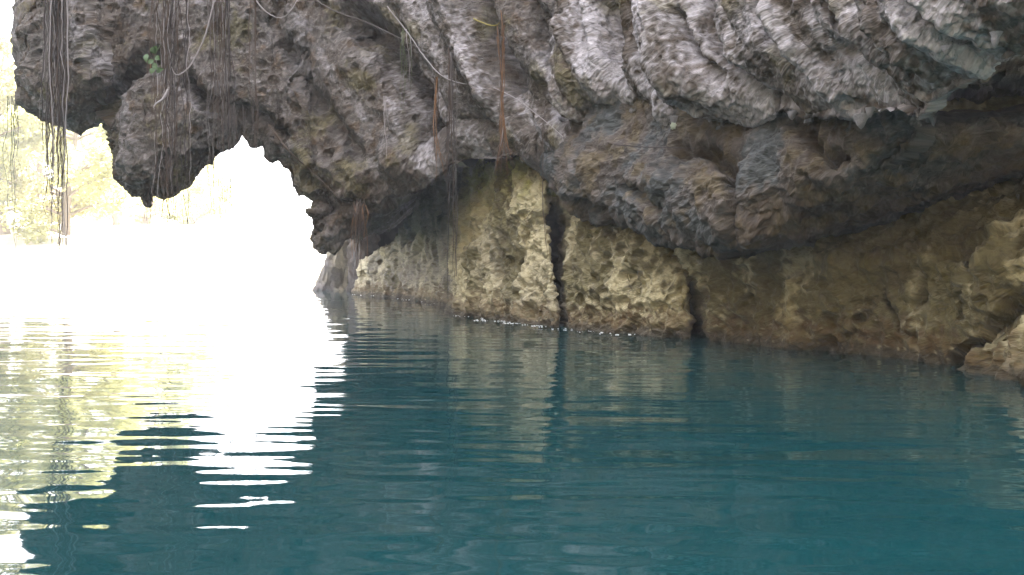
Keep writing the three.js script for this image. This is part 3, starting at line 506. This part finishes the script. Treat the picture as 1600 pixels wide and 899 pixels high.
curtain('few long thin roots hanging right of the bright arch top', { x0: 388, x1: 404, top: -40, ends: q => rr(300, 388), count: 5, d: dL - 0.2, mats: ['brown', 'grey'], r: 0.012 });
curtain('sparse yellowish roots hanging free at the left edge of the picture', { x0: 2, x1: 30, top: 150, ends: q => rr(260, 400), count: 9, d: 23.6, mats: ['green', 'green', 'grey'], r: 0.008, gap: 0.06 });
curtain('brown root strands hanging left of the ragged root curtain', { x0: 230, x1: 240, top: 90, ends: q => rr(300, 370), count: 5, d: dL - 0.4, mats: ['brown', 'orange'], r: 0.012 });
curtain('thin fringe of short roots under the bright arch top', { x0: 355, x1: 385, top: 170, ends: q => rr(230, 330), count: 10, d: dL + 0.3, mats: ['grey', 'brown'], r: 0.008 });
curtain('reddish roots hanging into the low dark passage', { x0: 552, x1: 572, top: 315, ends: q => rr(370, 430), count: 14, d: 20.4, mats: ['brown', 'orange', 'brown'], r: 0.012 });
curtain('long dark root rope hanging in front of the yellow boulder down to the water', { x0: 699, x1: 712, top: 95, ends: q => q < 0.5 ? rr(420, 492) : rr(240, 420), count: 9, d: 17.6, mats: ['grey', 'dark', 'brown'], r: 0.011 });
curtain('two thin roots hanging in front of the first dark crack', { x0: 840, x1: 852, top: 170, ends: q => rr(380, 440), count: 2, d: 16.2, mats: ['brown', 'grey'], r: 0.009 });
curtain('thin greenish roots hanging in the deep diagonal groove', { x0: 622, x1: 640, top: 48, ends: q => rr(110, 180), count: 7, d: 19.0, mats: ['green', 'pale'], r: 0.008 });
curtain('lone pale root hanging over the middle of the overhang', { x0: 594, x1: 604, top: 150, ends: q => rr(230, 300), count: 2, d: 19.0, mats: ['pale'], r: 0.008 });
{
  const list = [];
  for (let i = 0; i < 9; i++) list.push([strand([[782 + rr(-6, 6), rr(-30, 70), 17.25], [784 + rr(-3, 3), 130, 17.2], [784 + rr(-3, 3), 200, 17.1], [785 + rr(-9, 5), 235, 17.05]], 0.008, 0.025), i % 3 ? 'orange' : 'brown']);
  for (let i = 0; i < 22; i++) { const e = rr(-12, 20); list.push([strand([[785 + rr(-3, 3), 185 + rr(-10, 20), 17.1], [785 + e * 0.4, 225, 17.05], [783 + e, rr(235, 274), 17.0 + rr(-0.2, 0.2)]], 0.007, 0.02), ['orange', 'orange', 'brown', 'pale'][Math.floor(rnd() * 4)]]); }
  bundle('orange brush of roots hanging just above the yellow boulder top', list);
  const l2 = []; for (let i = 0; i < 6; i++) l2.push([strand([[682 + rr(-2, 2), 120, 17.9], [682 + rr(-4, 4), 170, 17.9], [680 + rr(-3, 6), 215, 17.8], [683 + rr(-5, 14), rr(235, 292), 17.8]], 0.010, 0.02), i % 3 ? 'orange' : 'brown']);
  bundle('thin orange roots hanging left of the long root rope', l2);
}
{ // lichen and drip tips on the overhang
  const lm = new THREE.MeshStandardMaterial({ color: new THREE.Color().setRGB(0.42, 0.46, 0.36), roughness: 0.95, bumpMap: grainBump, bumpScale: 0.02 }); lm.name = 'lichen';
  for (const [px, py, r] of [[888, 57, 0.07], [889, 38, 0.035], [1052, 197, 0.04]]) {
    const g = new THREE.SphereGeometry(1, 18, 10), q = g.attributes.position; for (let i = 0; i < q.count; i++) { const x = q.getX(i), y = q.getY(i), k = 1 + 0.35 * noise(x * 2 + px, y * 2, 1); q.setXYZ(i, x * r * k, y * r * k * 1.15, q.getZ(i) * r * 0.35); } g.computeVertexNormals();
    const m = mesh('lichen_patch', g, lm, overhang), p = at(px, py, facePx(px, py) - 0.01); m.position.set(...p); m.lookAt(0, EYE, 0);
  }
  for (const [px, py, len, r] of [[1346, 186, 0.16, 0.075], [1360, 176, 0.1, 0.05], [1556, 58, 0.12, 0.05], [1238, 182, 0.1, 0.06], [1480, 80, 0.08, 0.045], [1052, 190, 0.12, 0.06]]) {
    const prof = span(0, 1, 9).map(t => new THREE.Vector2(r * Math.pow(1 - t, 0.6) + 0.002, -len * t)), g = new THREE.LatheGeometry(prof, 14), q = g.attributes.position;
    for (let i = 0; i < q.count; i++) { const x = q.getX(i), y = q.getY(i), z = q.getZ(i), k = 1 + 0.3 * noise(x * 14 + px, y * 14, z * 14); q.setXYZ(i, x * k, y, z * k); } g.computeVertexNormals();
    const c = new Float32Array(q.count * 3); for (let i = 0; i < q.count; i++) c.set(C.crust, i * 3); g.setAttribute('color', new THREE.BufferAttribute(c, 3));
    const m = mesh('stalactite', g, rockMat, overhang); m.position.set(...at(px, py - 8, facePx(px, py - 8) + 0.12));
  }
}
function vine(label, pts, r, m, lift = 0.25) { return thing(mesh('vine', strand(pts.map(([x, y, d]) => [x, y, d ?? facePx(x, y) - lift]), r, 0.02, 6), rootMats[m]), 'vine', label, 'vine', 'vines crossing the overhang'); }
vine('thin straight mauve vine crossing the top of the overhang diagonally', [[478, -10], [520, 16], [580, 38], [640, 68], [672, 84]], 0.017, 'grey');
vine('long pale vine running diagonally then level across the middle of the overhang', [[606, 10], [640, 55], [665, 92], [690, 118], [720, 130], [760, 134], [800, 150], [840, 180], [880, 214]], 0.015, 'pale');
vine('yellow looping vine near the top, above the orange root brush', [[722, -10], [730, 22], [755, 36], [772, 40], [782, 30], [784, -8]], 0.018, 'yellow');
vine('pale sagging vine loop at the top, right of the narrow root curtain', [[392, -10], [415, 18], [440, 28], [456, 14], [468, -8]], 0.018, 'pale');
vine('pale curved vine swinging between the two root curtains', [[338, -10, dL - 0.5], [318, 60, dL - 0.5], [296, 104, dL - 0.5], [276, 117, dL - 0.55], [268, 104, dL - 0.6]], 0.02, 'pale');
vine('short broken pale twig poking out of the ragged root curtain', [[262, 140, dL - 0.5], [255, 154, dL - 0.6], [244, 162, dL - 0.75], [240, 168, dL - 0.8]], 0.03, 'pale');
vine('thin brown vine running down the lower right of the arch', [[420, 195], [450, 235], [490, 270], [530, 310]], 0.025, 'brown');
vine('thin dark root lying across the lower bulge', [[960, 226, 15.6], [1010, 230, 14.8], [1060, 231, 14.1], [1085, 232, 13.8]], 0.01, 'dark');
{ // the little leafy sprig among the roots
  const t = thing(new THREE.Group(), 'leafy_sprig', 'small green leafy sprig growing beside the ragged root curtain', 'plant'), d = dL - 0.7;
  mesh('stem', strand([[250, 70, d], [243, 85, d], [238, 100, d], [242, 118, d]], 0.01, 0.01), rootMats.green, t);
  const lm = new THREE.MeshPhysicalMaterial({ color: new THREE.Color().setRGB(0.05, 0.11, 0.02), roughness: 0.6, transmission: 0.4, thickness: 0, side: THREE.DoubleSide }); lm.name = 'sprig leaf';
  for (const [x, y, ex, ey] of [[243, 84, 236, 74], [243, 88, 250, 94], [240, 94, 231, 100], [239, 98, 247, 110], [241, 106, 236, 116], [243, 112, 256, 108], [242, 80, 245, 72], [230, 84, 228, 98]]) {
    const a = at(x, y, d - 0.02), b = at(ex, ey, d - 0.08), L = Math.hypot(b[0] - a[0], b[1] - a[1]), dx = (b[0] - a[0]) / L, dy = (b[1] - a[1]) / L, P = [], I = [], U = [];
    for (let i = 0; i <= 6; i++) { const q = i / 6, w = 0.055 * Math.sin(Math.PI * Math.pow(q, 0.8)), z = lerp(a[2], b[2], q) + 0.03 * Math.sin(q * 3); for (const e of [-1, 0, 1]) { P.push(a[0] + dx * L * q - dy * w * e, a[1] + dy * L * q + dx * w * e, z + Math.abs(e) * w * 0.4); U.push(e * 0.5 + 0.5, q); } if (i) for (const c of [0, 1]) { const k = (i - 1) * 3 + c; I.push(k, k + 1, k + 3, k + 1, k + 4, k + 3); } }
    const g = new THREE.BufferGeometry(); g.setAttribute('position', new THREE.Float32BufferAttribute(P, 3)); g.setAttribute('uv', new THREE.Float32BufferAttribute(U, 2)); g.setIndex(I); g.computeVertexNormals(); mesh('leaf', g, lm, t);
  }
}
console.log('all built');
renderer.render(scene, camera);
